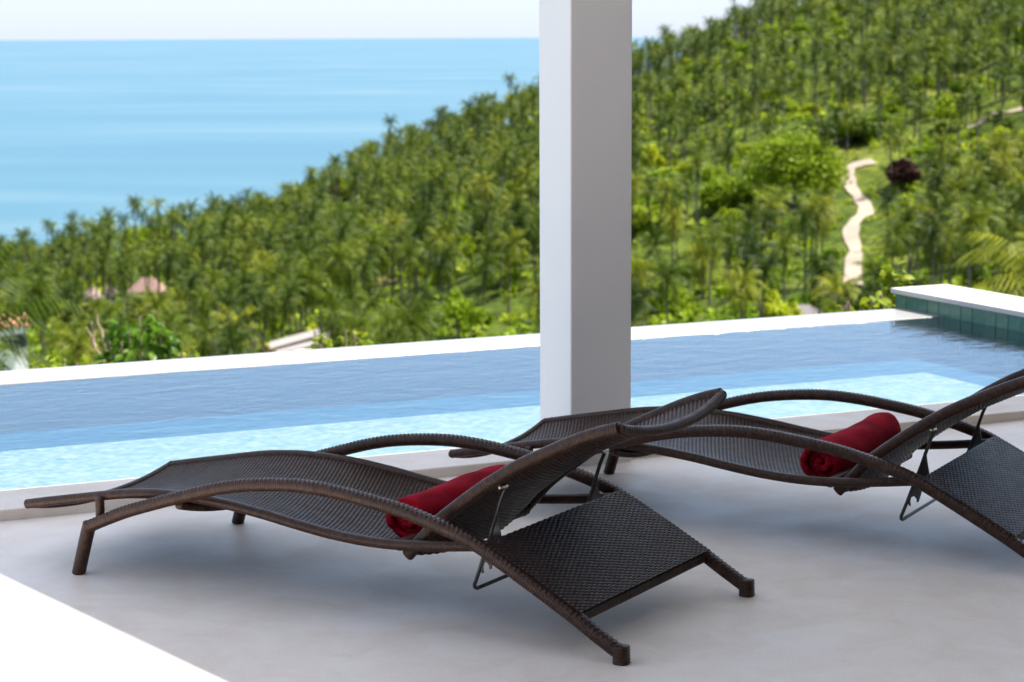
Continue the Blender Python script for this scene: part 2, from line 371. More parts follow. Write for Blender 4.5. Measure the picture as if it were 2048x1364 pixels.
def woven(name, prof, hw_, sag, pitch=.0066, warp=.0150, amp=.0014, end_tape=None):
    """over-under cane: strands run across (y), warps run along the profile; sag(u)=depth of the dish"""
    b = MB()
    prof, Ln = resample(prof, step=pitch); n = len(prof)
    T = frames2d(prof); Nn = np.stack([-T[:, 1], T[:, 0]], 1)
    nh = int(round(2*hw_/warp)); W = np.linspace(-hw_, hw_, nh*2+1); m_ = len(W)
    base = np.arange(m_)*np.pi/2
    u = np.linspace(0, 1, n); sg = np.array([sag(x) for x in u])
    dish = (1-np.abs(W/hw_)**2.2)
    hx, hz = pitch*.56, .0017
    for i in range(n):
        o = amp*np.sign(np.cos(base+(i % 2)*np.pi))*np.abs(np.cos(base+(i % 2)*np.pi))**.7+rng.normal(0, .00018, m_)
        c = prof[i][None]+Nn[i][None]*(o-sg[i]*dish)[:, None]
        t2, n2 = T[i], Nn[i]; jit = rng.normal(0, .0003)
        ring = []
        for (a, z) in ((-hx, -.0002), (0, hz), (hx, -.0002), (0, -hz)):
            q = c+t2[None]*(a+jit)+n2[None]*z; ring.append(np.stack([q[:, 0], W, q[:, 1]], 1))
        V = np.stack(ring, 1).reshape(-1, 3); b.add(V, grid_quads(m_, 4, True))
    # warps
    k = max(2, n//3)
    for j in range(nh+1):
        wv_ = W[min(j*2, m_-1)]
        # warps sit at the neutral line, flat bands
        f = dish[min(j*2, m_-1)]
    for j in range(nh):
        wc = W[j*2+1]; f = 1-np.abs(wc/hw_)**2.2
        idx = np.arange(n); P = prof-Nn*(sg*f)[:, None]
        ring = []
        for (a, z) in ((-.0022, 0), (0, .0012), (.0022, 0), (0, -.0012)):
            q = P+Nn*z; ring.append(np.stack([q[:, 0], np.full(n, wc+a), q[:, 1]], 1))
        V = np.stack(ring, 1)[::2].reshape(-1, 3); b.add(V, grid_quads(len(V)//4, 4, True))
    # thin backing sheet added inside the weave, closing its see-through gaps
    st = slice(0, n, 2); idx = np.arange(0, n, 2); ww = np.linspace(-hw_, hw_, 21); dd_ = 1-np.abs(ww/hw_)**2.2
    C = np.stack([(prof[idx][:, None]-Nn[idx][:, None]*(sg[idx][:, None]*dd_[None])[..., None])[..., 0], np.repeat(ww[None], len(idx), 0),
                  (prof[idx][:, None]-Nn[idx][:, None]*(sg[idx][:, None]*dd_[None])[..., None])[..., 1]], -1)
    b.add(C.reshape(-1, 3), grid_quads(len(idx), 21))
    return b.mesh(name, M_wicker)

W2 = .361
ARM = [(-.826, .140), (-.762, .168), (-.682, .200), (-.58, .234), (-.48, .265), (-.355, .301), (-.24, .323), (-.10, .336), (.01, .334), (.127, .322), (.24, .305), (.35, .279), (.44, .252), (.50, .225), (.625, .160), (.735, .101)]
SEAT = [(-1.096, .168), (-.99, .189), (-.873, .211), (-.737, .236), (-.647, .247), (-.55, .253), (-.401, .250), (-.252, .236), (-.142, .221), (-.021, .207), (.095, .201), (.21, .204), (.321, .215), (.41, .226), (.495, .238)]
BACK = [(.203, .170), (.256, .226), (.293, .266), (.37, .327), (.449, .384), (.536, .438), (.619, .480), (.703, .519), (.765, .543), (.822, .560)]
def make_lounger():
    root = thing('sun_lounger', 'dark brown wicker lounger in front, nearest the camera, with sunlit floor beside its foot', 'sun lounger',
                 (-.299, 5.692, 0), R(-30.9), 'wicker sun loungers on the patio')
    Yd = (0, 1, 0); Xd = (1, 0, 0)
    arm = catmull(ARM); seat = catmull(SEAT); back = catmull(BACK)
    for s in (-1, 1):
        obj('arm_rail', tube_mesh('arm_rail', sz(arm, s*W2), Yd, .0170, .0185, M_wicker, ex=3, top=True, sides=22), root)
        obj('leg', tube_mesh('front_leg', sz([(-.819, .152), (-.835, .105), (-.868, .0)], s*W2), Yd, .0185, .0185, M_wicker, ex=2.3), root)
        obj('leg', tube_mesh('rear_leg', sz([(.735, .101), (.80, .062), (.868, .024)], s*W2), Yd, .0170, .0185, M_wicker, ex=3, top=True, sides=22), root)
        obj('foot', tube_mesh('foot', sz([(.866, .044), (.868, .0)], s*W2), Yd, .0195, .020, M_wicker, ex=3.2), root)
        obj('seat_rail', tube_mesh('seat_rail', sz(seat, s*.318), Yd, .0135, .014, M_wicker, ex=2.3), root)
        obj('backrest_rail', tube_mesh('backrest_rail', sz(back, s*.288), Yd, .0165, .014, M_wicker, ex=2.6), root)
        obj('post', tube_mesh('post', sz([(-.80, .158), (-.80, .222)], s*.338), Yd, .012, .012, M_wicker), root)
    # dished end bars and cross bars
    ys = np.linspace(-1, 1, 41)
    def across(s0, z0, hw_, sag, tx=0):
        return np.stack([s0+tx*(1-ys**2)*sag, ys*hw_, z0-sag*(1-np.abs(ys)**2.2)], 1)
    obj('end_bar', tube_mesh('foot_end_bar', across(-1.096, .168, .318, .036), Xd, .011, .012, M_wicker), root)
    obj('end_bar', tube_mesh('head_end_bar', across(.824, .559, .288, .034, .4), Xd, .0125, .013, M_wicker, pitch=.011), root)
    obj('crossbar', tube_mesh('crossbar', across(.182, .196, .300, .0), Xd, .014, .014, M_wicker), root)
    obj('crossbar', tube_mesh('crossbar', across(.236, .186, .262, .0), Xd, .013, .013, M_wicker), root)
    obj('crossbar', tube_mesh('crossbar', across(-.50, .238, .355, .048), Xd, .012, .013, M_wicker), root)
    obj('crossbar', tube_mesh('crossbar', across(.490, .226, .355, .0), Xd, .008, .008, M_wicker), root)
    obj('crossbar', tube_mesh('crossbar', across(.742, .093, .355, .0), Xd, .013, .010, M_wicker, ex=4), root)
    # woven panels
    o = obj('seat_panel', woven('seat_panel', catmull(SEAT[:12]), .306, lambda u: .036-.010*u), root, kind='stuff')
    o = obj('backrest_panel', woven('backrest_panel', back, .277, lambda u: .036+.002*u), root, kind='stuff')
    pan = np.array([(.484, .250), (.50, .2425), (.628, .1785), (.752, .1125)])
    o = obj('rear_panel', woven('rear_panel', catmull(pan), .363, lambda u: 0.0), root, kind='stuff')
    # reclining prop: bent rod, two notched plates, bolts
    rd = [(.484, -.262, .372), (.470, -.262, .340), (.440, -.262, .245), (.405, -.262, .150), (.388, -.262, .106), (.388, -.250, .097), (.390, -.232, .098),
          (.390, 0, .098), (.390, .232, .098), (.388, .250, .097), (.388, .262, .106), (.405, .262, .150), (.440, .262, .245), (.470, .262, .340), (.484, .262, .372)]
    segs = np.array(rd); b = MB()
    pr, _ = resample(segs, step=.012)
    T = np.gradient(pr, axis=0); T /= np.linalg.norm(T, axis=1)[:, None]
    ref = np.tile([.35, 0., -.1], (len(pr), 1)); ref = np.cross(T, [1., 0, -.4]); ref /= np.linalg.norm(ref, axis=1)[:, None]+1e-9
    n3 = np.cross(T, ref); th = np.linspace(0, 2*np.pi, 10, endpoint=False)
    V = pr[:, None]+.0052*(ref[:, None]*np.cos(th)[None, :, None]+n3[:, None]*np.sin(th)[None, :, None])
    b.add(V.reshape(-1, 3), grid_quads(len(pr), 10, True))
    obj('prop_rod', b.mesh('prop_rod', M_metal), root)
    poly = [(.461, .300), (.466, .270), (.472, .240), (.464, .215), (.452, .200), (.447, .178), (.441, .158), (.436, .156), (.435, .166), (.428, .174), (.419, .170),
            (.416, .158), (.418, .145), (.413, .143), (.411, .150), (.406, .148), (.404, .138), (.398, .136), (.405, .165), (.440, .262)]
    n = len(poly)
    for s in (-1, 1):
        V = [(a, s*.262+y, z) for y in (-.002, .002) for a, z in poly]
        me = bpy.data.meshes.new('notch_plate')
        me.from_pydata(V, [], [tuple(range(n)), tuple(range(2*n-1, n-1, -1))]+[(i, n+i, n+(i+1) % n, (i+1) % n) for i in range(n)])
        me.materials.append(M_metal); me.update(); obj('notch_plate', me, root)
        b = MB()
        bb, _ = resample(np.array([(.481, s*.285, .377), (.481, s*.250, .377)]), n=5)
        th = np.linspace(0, 2*np.pi, 14, endpoint=False)
        rad = np.array([.006, .006, .0085, .0085, .005])
        V = np.stack([bb[:, None, 0]+rad[:, None]*np.cos(th), np.repeat(bb[:, 1:2], 14, 1), bb[:, None, 2]+rad[:, None]*np.sin(th)], -1)
        b.add(V.reshape(-1, 3), grid_quads(5, 14, True), [(0, j, (j+1) % 14) for j in range(1, 13)]+[(56, 56+(j+1) % 14, 56+j) for j in range(1, 13)])
        obj('bolt', b.mesh('bolt', M_steel), root)
    return root
l1 = make_lounger()
l2 = copy_tree(l1); l2.location = (.916, 6.437, 0); l2.rotation_euler = (0, 0, R(-28.96))
l2['label'] = 'dark brown wicker lounger further back, its head end cut off by the right frame edge'

# ------------------------------------------------------------------ rolled towels
def towel(label, lg, s, w0, w1, z, r, seed, tilt=0, lift=0):
    rg = np.random.default_rng(seed)
    turns = 2.7; nt_ = int(turns*30); nl = 46; t = np.linspace(0, 1, nt_)
    thk = r/(turns+.35)
    L_ = w1-w0; y = np.linspace(0, 1, nl)
    ph = rg.uniform(0, 6, 8)
    th = t*turns*2*np.pi+1.1
    def surf(off):
        rad = (.30*thk+t*(r-.35*thk))+off
        TH, Y = np.meshgrid(th, y, indexing='ij'); RR = np.repeat(rad[:, None], nl, 1)
        lump = 1+.045*np.sin(TH+ph[0]+Y*3)+.035*np.sin(2*TH+ph[1]-Y*5)+.02*np.sin(5*TH+Y*11+ph[2])+.035*np.sin(Y*6.3+ph[3])+.012*np.sin(Y*23+TH*2+ph[6])
        endr = 1-.10*np.exp(-np.minimum(Y, 1-Y)*22)
        RR = RR*lump*endr
        X = RR*np.cos(TH)*1.04; Z = RR*np.sin(TH)*.97
        sh = (rg.normal(0, .0025, nt_)+.010*np.sin(th*.7+ph[4]))[:, None]
        YY = w0+Y*L_+sh*(1-2*Y)*1.0
        bow = .010*np.sin(Y*np.pi)
        return np.stack([s+X+tilt*(Y-.5), YY, z+Z-bow*0+lift*(Y-.5)], -1)
    st = rg.bit_generator.state
    A = surf(thk*.49); rg.bit_generator.state = st; B_ = surf(-thk*.49)
    n1 = nt_*nl; V = np.vstack([A.reshape(-1, 3), B_.reshape(-1, 3)])
    Q = [grid_quads(nt_, nl), grid_quads(nt_, nl)[:, ::-1]+n1]
    i = np.arange(nt_-1)
    for j, fl in ((0, 1), (nl-1, 0)):
        q = np.stack([i*nl+j, (i+1)*nl+j, (i+1)*nl+j+n1, i*nl+j+n1], 1); Q.append(q if fl else q[:, ::-1])
    j = np.arange(nl-1)
    for i0 in (0, nt_-1):
        Q.append(np.stack([i0*nl+j, i0*nl+j+1, i0*nl+j+1+n1, i0*nl+j+n1], 1))
    me = mesh_np('rolled_towel', V, Q=np.concatenate(Q), mat=M_towel)
    o = thing('rolled_towel', label, 'towel', me=me, group='rolled red towels on the loungers')
    o.location = lg.location; o.rotation_euler = lg.rotation_euler
    return o
towel('crimson rolled towel lying on the nearer lounger against its raised backrest', l1, .162, -.195, .250, .250, .064, 3, tilt=.045, lift=.02)
towel('dark red rolled towel lying on the farther lounger right of the pillar', l2, .140, -.20, .245, .246, .068, 11, tilt=.045, lift=.03)

# ------------------------------------------------------------------ terrain
DD = np.array([11.5, 40, 100, 200, 330, 400, 500, 600, 750, 850, 1000, 1200, 1600.])
AA = np.array([-2.0, -.5, -.24, -.12, -.06, 0, .06, .12, .24, .5, 2.0])
HH = np.array([
 [-3.2]*11,
 [-10.5, -10.5, -10, -9.8, -9.6, -9.4, -9.2, -9, -8.8, -8.5, -8],
 [-24, -24, -22.5, -22.3, -22, -21.6, -21.2, -21, -20, -18, -15],
 [-42, -42, -38, -37.5, -37, -36, -35, -33, -32, -28, -20],
 [-58, -56, -53, -50, -48.5, -47.5, -45.5, -43, -40, -33, -20],
 [-68, -64, -58, -53.5, -50, -47, -42.5, -38, -32, -24, -10],
 [-88, -80, -66, -57, -50, -43, -35, -27, -13, -2, 10],
 [-106, -96, -76, -61, -49, -38, -27, -15, 3, 18, 30],
 [-130, -114, -86, -65, -48, -33, -18, 2, 27, 32, 34],
 [-140, -125, -104, -80, -61, -43, -24, 5, 34, 38, 40],
 [-150, -140, -128, -115, -100, -78, -48, -14, 30, 34, 36],
 [-160, -150, -145, -140, -132, -120, -95, -60, -5, 5, 10],
 [-170, -170, -170, -170, -165, -160, -150, -140, -130, -90, -60]], float)
def _mono(x, xs):
    x = np.clip(x, xs[0], xs[-1]); i = np.clip(np.searchsorted(xs, x)-1, 0, len(xs)-2)
    t = (x-xs[i])/(xs[i+1]-xs[i]); return i, t
def _cub(p0, p1, p2, p3, d0, d1, d2, t):
    m1 = ((p1-p0)/d0*d1+(p2-p1))/(1+d1/d0); m2 = ((p2-p1)+(p3-p2)/d2*d1)/(1+d1/d2)
    m1 = m1; m2 = m2; t2, t3 = t*t, t*t*t
    return (2*t3-3*t2+1)*p1+(t3-2*t2+t)*m1*1.0+(-2*t3+3*t2)*p2+(t3-t2)*m2*1.0
def terr(x, y):
    x = np.asarray(x, float); y = np.maximum(np.asarray(y, float), 1.0)
    a = x/y; i, t = _mono(a, AA); k, u = _mono(y, DD)
    def row(kk):
        kk = np.clip(kk, 0, len(DD)-1); g = lambda ii: HH[kk, np.clip(ii, 0, len(AA)-1)]
        h_ = lambda ii: AA[np.clip(ii+1, 1, len(AA)-1)]-AA[np.clip(ii, 0, len(AA)-2)]
        return _cub(g(i-1), g(i), g(i+1), g(i+2), h_(i-1), h_(i), h_(i+1), t)
    dh = lambda kk: DD[np.clip(kk+1, 1, len(DD)-1)]-DD[np.clip(kk, 0, len(DD)-2)]
    z = _cub(row(k-1), row(k), row(k+1), row(k+2), dh(k-1), dh(k), dh(k+1), u)
    f = np.clip((y-60)/300, 0, 1)
    z = z+f*(2.2*np.sin(x*.031+y*.017+1)+1.6*np.sin(x*.057-y*.043)+.9*np.sin(x*.13+y*.11+2)+.5*np.sin(x*.29-y*.23))
    return z
ya = np.concatenate([np.linspace(11.5, 100, 40), np.linspace(104, 1000, 220)[0:], np.linspace(1012, 1600, 40)])
aa = np.concatenate([np.linspace(-2, -.5, 16)[:-1], np.linspace(-.5, -.28, 16)[:-1], np.linspace(-.28, .30, 190), np.linspace(.30, .5, 12)[1:], np.linspace(.5, 2, 16)[1:]])
Y_, A_ = np.meshgrid(ya, aa, indexing='ij'); X_ = A_*Y_
me = mesh_np('hillside', np.stack([X_, Y_, terr(X_, Y_)], -1).reshape(-1, 3), Q=grid_quads(len(ya), len(aa)), mat=M_ground)
obj('hillside', me, kind='structure')
# sea
n = 96; rads = [0, 300, 900, 2500, 8000, 25000, 120000]
V = [(0, 0, 0)]+[(r_*math.cos(2*math.pi*k/n), r_*math.sin(2*math.pi*k/n), 0) for r_ in rads[1:] for k in range(n)]
T3 = [(0, 1+k, 1+(k+1) % n) for k in range(n)]
Q = [(1+r_*n+k, 1+(r_+1)*n+k, 1+(r_+1)*n+(k+1) % n, 1+r_*n+(k+1) % n) for r_ in range(len(rads)-2) for k in range(n)]
so_ = obj('sea', mesh_np('sea', V, Q=Q, T=T3, mat=M_sea), kind='structure'); so_.location = (0, 0, -125)

F0 = 4230.6
def gray(px, py):
    d = np.array(fw)*F0+np.array(cr)*(px-1024)+np.array(cu)*(682-py); return d/np.linalg.norm(d)
def hit(px, py, d0=200, d1=1100):
    """where a line of sight meets the hill: gives real ground positions for the track and the houses"""
    d = gray(px, py); t = np.arange(d0, d1, 1.0); P = np.array([0, 0, 1.5])+t[:, None]*d
    below = P[:, 2] < terr(P[:, 0], P[:, 1])
    k = int(np.argmax(below)) if below.any() else len(t)-1
    p = P[k]; return np.array([p[0], p[1], float(terr(p[0], p[1]))])
def px_of(P):
    P = np.asarray(P, float)-np.array([0, 0, 1.5]); dpt = P @ np.array(fw)
    return 1024+F0*(P @ np.array(cr))/dpt, 682-F0*(P @ np.array(cu))/dpt, dpt

# dirt track
def track(pts, wid, label=None):
    G = np.array([hit(*p) for p in pts]); C = catmull(G[:, :2], 14); T = frames2d(C); Nn = np.stack([-T[:, 1], T[:, 0]], 1)
    ws = wid*(1+.18*np.sin(np.arange(len(C))*.21)+.10*np.sin(np.arange(len(C))*.53+1))
    offs = np.linspace(-1, 1, 7)
    XY = C[:, None]+Nn[:, None]*(offs[None, :, None]*ws[:, None, None])
    Z = terr(XY[..., 0], XY[..., 1])+.35
    o = obj('dirt_track', mesh_np('dirt_track', np.concatenate([XY, Z[..., None]], -1).reshape(-1, 3), Q=grid_quads(len(C), 7), mat=M_dirt), kind='structure')
    return C
track_px = [(1748, 325), (1708, 334), (1697, 352), (1700, 375), (1718, 400), (1732, 424), (1712, 446), (1702, 470), (1710, 505), (1706, 548), (1712, 575)]
trk = track(track_px, 1.35)
trk2 = track([(2070, 205), (2040, 222), (1985, 232), (1955, 252), (1930, 262)], .8)

# ------------------------------------------------------------------ palms
def palm_crown(seed, nf=20, nl=9, R_=3.45):
    g = np.random.default_rng(seed); b = MB()
    for f in range(nf):
        az = f*2.39996+g.normal(0, .15); e = (f+.5)/nf
        el = R(78-140*e+g.normal(0, 7)); Lf = R_*g.uniform(.92, 1.12)*(1.0 if e > .2 else .85); droop = g.uniform(.8, 1.25)
        t = np.linspace(0, 1, nl+1)
        ang = el-droop*t**1.3*1.25
        ds = Lf/nl; x = np.r_[0, np.cumsum(np.cos(ang[:-1])*ds)]; z = np.r_[0, np.cumsum(np.sin(ang[:-1])*ds)]
        c, s = math.cos(az), math.sin(az)
        P = np.stack([x*c, x*s, z*1.25], 1); side = np.array([-s, c, 0.])
        for i in range(1, nl+1):
            wl = .95*math.sin(math.pi*min(1, .12+.80*t[i]))**.7*R_/3.4
            for sd_ in (-1, 1):
                j = g.normal(0, .1); tip = P[i]+side*sd_*wl*.62+np.array([c*.32, s*.32, 0])*wl+np.array([0, 0, -wl*(.62+j)])
                wq_ = (P[i]-P[i-1])*.62
                b.add([P[i-1], P[i-1]+wq_, tip+wq_*.35, tip], [(0, 1, 2, 3)])
    return b.mesh('crown', M_palm, smooth=False)
def palm_trunk(seed, H=11, mat=None):
    g = np.random.default_rng(seed); k = 7; t = np.linspace(0, 1, k); bend = g.normal(0, .6, 2)
    P = np.stack([bend[0]*t**2, bend[1]*t**2, t*H], 1); r_ = .20-.07*t; r_[0] = .30; th = np.linspace(0, 2*np.pi, 7, endpoint=False)
    V = np.stack([P[:, None, 0]+r_[:, None]*np.cos(th), P[:, None, 1]+r_[:, None]*np.sin(th), np.repeat(P[:, 2:3], 7, 1)], -1)
    b = MB(); b.add(V.reshape(-1, 3), grid_quads(k, 7, True)); return b.mesh('trunk', M_trunk), P[-1]
protos = []
for v in range(7):
    tm, top = palm_trunk(v, 10.5); protos.append((palm_crown(100+v, nf=24+v % 3*3), tm, top))
# positions: jittered grid over the slopes
pos = []
g = np.random.default_rng(21)
def dens(x, y): return .55+.45*np.sin(x*.021+y*.013+.6)*np.sin(y*.019-x*.008+2)+.25*np.sin(x*.06+1)*np.sin(y*.05)
spc = 6.7
for y in np.arange(235, 1010, spc):
    for x in np.arange(-.262*y-12, .265*y+12, spc):
        px_, py_ = x+g.uniform(-3.6, 3.6), y+g.uniform(-3.6, 3.6)
        pr_ = .86*min(1, .12+max(0, dens(px_, py_)*1.5-.18))
        if y < 330: pr_ *= .55
        if y > 800 and px_/py_ < .02: pr_ *= .5
        if np.min(np.hypot(trk[:, 0]-px_, trk[:, 1]-py_)) < 5.5: continue
        if g.random() < pr_: pos.append((px_, py_))
pos = np.array(pos); pz = terr(pos[:, 0], pos[:, 1])
H_ = g.uniform(7.5, 12.5, len(pos)); H_ += (g.random(len(pos)) < .14)*g.uniform(2, 7, len(pos))
# keep sight of the track, the clearings and the roofs
def blocks(P, hgt, clear):
    tx, ty, dd = px_of(np.c_[P, pz+hgt]); bx, by, _ = px_of(np.c_[P, pz]); keep = np.ones(len(P), bool)
    for (cx, cy, rx, ry, dm) in clear:
        half = 3.0*F0/dd
        hitx = np.abs(tx-cx) < rx+half*.7
        hity = (ty-half*.5 < cy+ry) & (ty+half*.9 > cy-ry)
        keep &= ~(hitx & hity & (dd < dm))
    return keep
hits = [(p, hit(*p)) for p in track_px]
clear = [(p[0], p[1], 12, 10, np.linalg.norm(h_)+8) for p, h_ in hits[1:8]]
clear += [(1580, 335, 62, 40, 2000), (1450, 390, 30, 16, 2000), (180, 578, 12, 12, 2000), (292, 562, 16, 12, 2000), (215, 568, 3, 10, 2000), (25, 640, 30, 24, 2000), (590, 680, 60, 12, 2000), (1290, 435, 30, 18, 2000), (1805, 350, 34, 18, 2000), (1612, 618, 34, 12, 2000), (2010, 570, 60, 18, 2000), (300, 470, 60, 10, 2000), (680, 385, 14, 18, 2000), (1958, 246, 14, 8, 2000)]
keep = blocks(pos, H_, clear); pos, pz, H_ = pos[keep], pz[keep], H_[keep]
tx, ty, dd = px_of(np.c_[pos, pz+H_])
# below the pool edge line nothing shows
edge = 742-.0679*tx
vis = (ty < edge+25) & (tx > -60) & (tx < 2110)
pos, pz, H_, tx, ty, dd = [a[vis] for a in (pos, pz, H_, tx, ty, dd)]
# hidden crowns behind the ridge
sl = np.array([np.max(terr(np.linspace(.3, .985, 24)*p[0], np.linspace(.3, .985, 24)*p[1])/np.linspace(.3, .985, 24)/p[1]) if True else 0 for p in pos])
vis = (pz+H_+2)/pos[:, 1] > sl-.001
pos, pz, H_, tx, ty, dd = [a[vis] for a in (pos, pz, H_, tx, ty, dd)]
order = np.argsort(dd); print('palms', len(pos))
NI = 292
def place_palm(k, j, lab, grp):
    cm, tm, top = protos[j]
    root = thing('coconut_palm', lab, 'palm tree', (pos[k, 0], pos[k, 1], pz[k]-.3), g.uniform(0, 6.28), grp)
    s_ = H_[k]/10.5
    t = obj('trunk', tm, root); t.scale = (1, 1, s_)
    c = obj('crown', cm, root); cs = g.uniform(.85, 1.2); c.location = (top[0], top[1], top[2]*s_); c.scale = (cs, cs, cs*g.uniform(.9, 1.15))
    return root
COLS = [(130, 'at the left frame edge'), (250, 'around the pinkish roof'), (400, 'around the reddish brown roof'), (530, 'left of the pale roof gable'),
        (660, 'behind the pale roof gable'), (800, 'right of the pale roof gable'), (940, 'midway from gable to pillar'), (1110, 'close left of the pillar'),
        (1350, 'close right of the pillar'), (1500, 'left of the big round tree'), (1650, 'around the big round tree'), (1760, 'beside the dirt track'),
        (1880, 'right of the dirt track'), (9999, 'at the right frame edge')]
BANDS = [(315, 'tall coconut palm low in the valley'), (350, 'coconut palm at the foot of the slope'), (385, 'coconut palm on the lower slope'), (9999, 'smaller coconut palm higher up the slope')]
for n_, k in enumerate(order[:NI]):
    cn = next(t for x, t in COLS if tx[k] < x); bn = next(t for x, t in BANDS if dd[k] < x)
    place_palm(k, int(g.integers(0, 7)), f'{bn} {cn}', f'coconut palms: {bn} {cn}')
# the rest as one mass
low = []
for v in range(5):
    cm = palm_crown(300+v, nf=19, nl=6)
    V = np.empty(len(cm.vertices)*3, np.float32); cm.vertices.foreach_get('co', V); low.append(V.reshape(-1, 3)); bpy.data.meshes.remove(cm)
rest = order[NI:]; B1 = MB(); B2 = MB()
th5 = np.linspace(0, 2*np.pi, 5, endpoint=False)
for k in rest:
    V = low[int(g.integers(0, 5))]; a = g.uniform(0, 6.28); c, s = math.cos(a), math.sin(a); cs = g.uniform(.85, 1.2)
    lean = g.normal(0, .5, 2)
    W_ = np.stack([V[:, 0]*c-V[:, 1]*s, V[:, 0]*s+V[:, 1]*c, V[:, 2]*g.uniform(.9, 1.15)], 1)*cs
    W_ += np.array([pos[k, 0]+lean[0], pos[k, 1]+lean[1], pz[k]+H_[k]])
    B1.add(W_, np.arange(len(W_)).reshape(-1, 4))
    b0 = np.array([pos[k, 0], pos[k, 1], pz[k]-.5]); t0 = np.array([pos[k, 0]+lean[0], pos[k, 1]+lean[1], pz[k]+H_[k]])
    ring = np.stack([np.cos(th5), np.sin(th5), 0*th5], 1)
    B2.add(np.vstack([b0+ring*.24, (b0*.5+t0*.5)+ring*.18-np.array([*(lean*.12), 0]), t0+ring*.13]), grid_quads(3, 5, True))
obj('palm_grove', B1.mesh('palm_grove', M_palm2, smooth=False), kind='stuff', label='dense far coconut grove covering the upper hillside and ridge', category='palm grove')
obj('palm_grove_trunks', B2.mesh('palm_grove_trunks', M_trunk), kind='stuff', label='thin trunks of the far coconut grove on the hillside', category='palm trunks')

# ------------------------------------------------------------------ broadleaf trees
def leaf_cloud(seed, nclump, nleaf, R_, flat=.8, ls=.45):
    g = np.random.default_rng(seed); V = []; 
    u = g.normal(0, 1, (nclump, 3)); u /= np.linalg.norm(u, axis=1)[:, None]; u[:, 2] = np.abs(u[:, 2])*1.1-.35
    rad = g.uniform(.55, 1, nclump)[:, None]; C = u*rad*np.array([R_, R_, R_*flat])
    for c in C:
        cr_ = R_*g.uniform(.22, .38)
        p = g.normal(0, 1, (nleaf, 3)); p /= np.linalg.norm(p, axis=1)[:, None]; p = c+p*cr_*g.uniform(.6, 1.05, (nleaf, 1))
        nrm = g.normal(0, 1, (nleaf, 3))+np.array([0, 0, .9])+(p-c)/cr_*.9; nrm /= np.linalg.norm(nrm, axis=1)[:, None]
        a = np.cross(nrm, g.normal(0, 1, (nleaf, 3))); a /= np.linalg.norm(a, axis=1)[:, None]; b = np.cross(nrm, a)
        s_ = ls*g.uniform(.6, 1.3, (nleaf, 1))
        V.append(np.stack([p-a*s_, p-b*s_*.6, p+a*s_, p+b*s_*.6], 1))
    return np.concatenate(V).reshape(-1, 3)
def cloud_mesh(name, V, mat): return mesh_np(name, V, Q=np.arange(len(V)).reshape(-1, 4), smooth=False, mat=mat)
bro = []
for v in range(4):
    V = leaf_cloud(50+v, 26, 40, 3.0, [.8, .7, .95, .6][v], .34); V[:, 2] += 3.4
    bro.append((cloud_mesh('crown', V, M_broad)))
def branch_trunk(seed, H, r_, mat):
    g = np.random.default_rng(seed); b = MB(); th = np.linspace(0, 2*np.pi, 7, endpoint=False)
    def limb(p0, p1, ra, rb):
        P = np.linspace(p0, p1, 4); rr = np.linspace(ra, rb, 4)
        V = np.stack([P[:, None, 0]+rr[:, None]*np.cos(th), P[:, None, 1]+rr[:, None]*np.sin(th), np.repeat(P[:, 2:3], 7, 1)], -1)
        b.add(V.reshape(-1, 3), grid_quads(4, 7, True))
    top = np.array([g.normal(0, .2), g.normal(0, .2), H*.6]); limb(np.array([0, 0, -.4]), top, r_, r_*.6)
    for k in range(5):
        a = k*1.26+g.uniform(0, .5); limb(top*(.75+.05*k), top+np.array([math.cos(a)*H*.3, math.sin(a)*H*.3, H*.3]), r_*.45, r_*.15)
    return b.mesh('trunk', mat)
btr = branch_trunk(3, 4.6, .22, M_trunk)
def broad(x, y, sc_, lab, grp=None, mat=None, sz_=None):
    z = float(terr(x, y)); root = thing('broadleaf_tree', lab, 'tree', (x, y, z), g.uniform(0, 6.28), grp)
    cm = bro[int(g.integers(0, 4))]
    t = obj('trunk', btr, root); c = obj('crown', cm, root); s3 = sz_ or (sc_, sc_, sc_*g.uniform(.8, 1.15)); t.scale = c.scale = s3
    if mat:
        cc = cm.copy(); cc.materials[0] = mat; c.data = cc
    return root
def at_hit(px_, py_): h_ = hit(px_, py_); return h_[0], h_[1]
# trees that stand out
def big_tree(px_, py_, wpx, hpx, lab, mat=M_broad, seed=1, light=None):
    x, y = at_hit(px_, py_); z = float(terr(x, y)); d = math.hypot(x, y); Rr = wpx/2/F0*d; Hh = hpx/F0*d
    root = thing('broadleaf_tree', lab, 'tree', (x, y, z), 0)
    V = leaf_cloud(seed, 120, 46, Rr, Hh*.55/Rr, .55); V[:, 2] += Hh*.52
    obj('crown', cloud_mesh('crown', V, mat), root); t = obj('trunk', btr, root); t.scale = (Hh/5,)*3
    return root
big_tree(1580, 428, 205, 165, 'big round light green tree left of the dirt track', M_bright, 201)
big_tree(1450, 425, 110, 62, 'wide low green tree between the big round tree and the pillar', M_bright, 202)
big_tree(1700, 285, 100, 55, 'flat topped green tree just above the bend of the dirt track', M_olive, 203)
big_tree(1806, 372, 60, 44, 'dark maroon leaved tree right of the dirt track', M_maroon, 204)
big_tree(1300, 470, 110, 50, 'bright green rounded tree against the right edge of the pillar', M_bright, 205)
big_tree(1310, 640, 130, 70, 'leafy green tree low behind pool edge just right of the pillar', M_bright, 206)
big_tree(300, 505, 130, 45, 'pale lime tree spreading on the skyline left of the sea', M_bright, 207)
big_tree(680, 405, 46, 52, 'small yellow green tree on the ridge line before the sea', M_lime, 208)
cnt = 0; bpos = []
for y in np.arange(250, 780, 15.0):
    for x in np.arange(-.262*y, .262*y, 17.0):
        xx, yy = x+g.uniform(-8, 8), y+g.uniform(-8, 8)
        if g.random() < .60-.0005*(y-250): bpos.append((xx, yy))
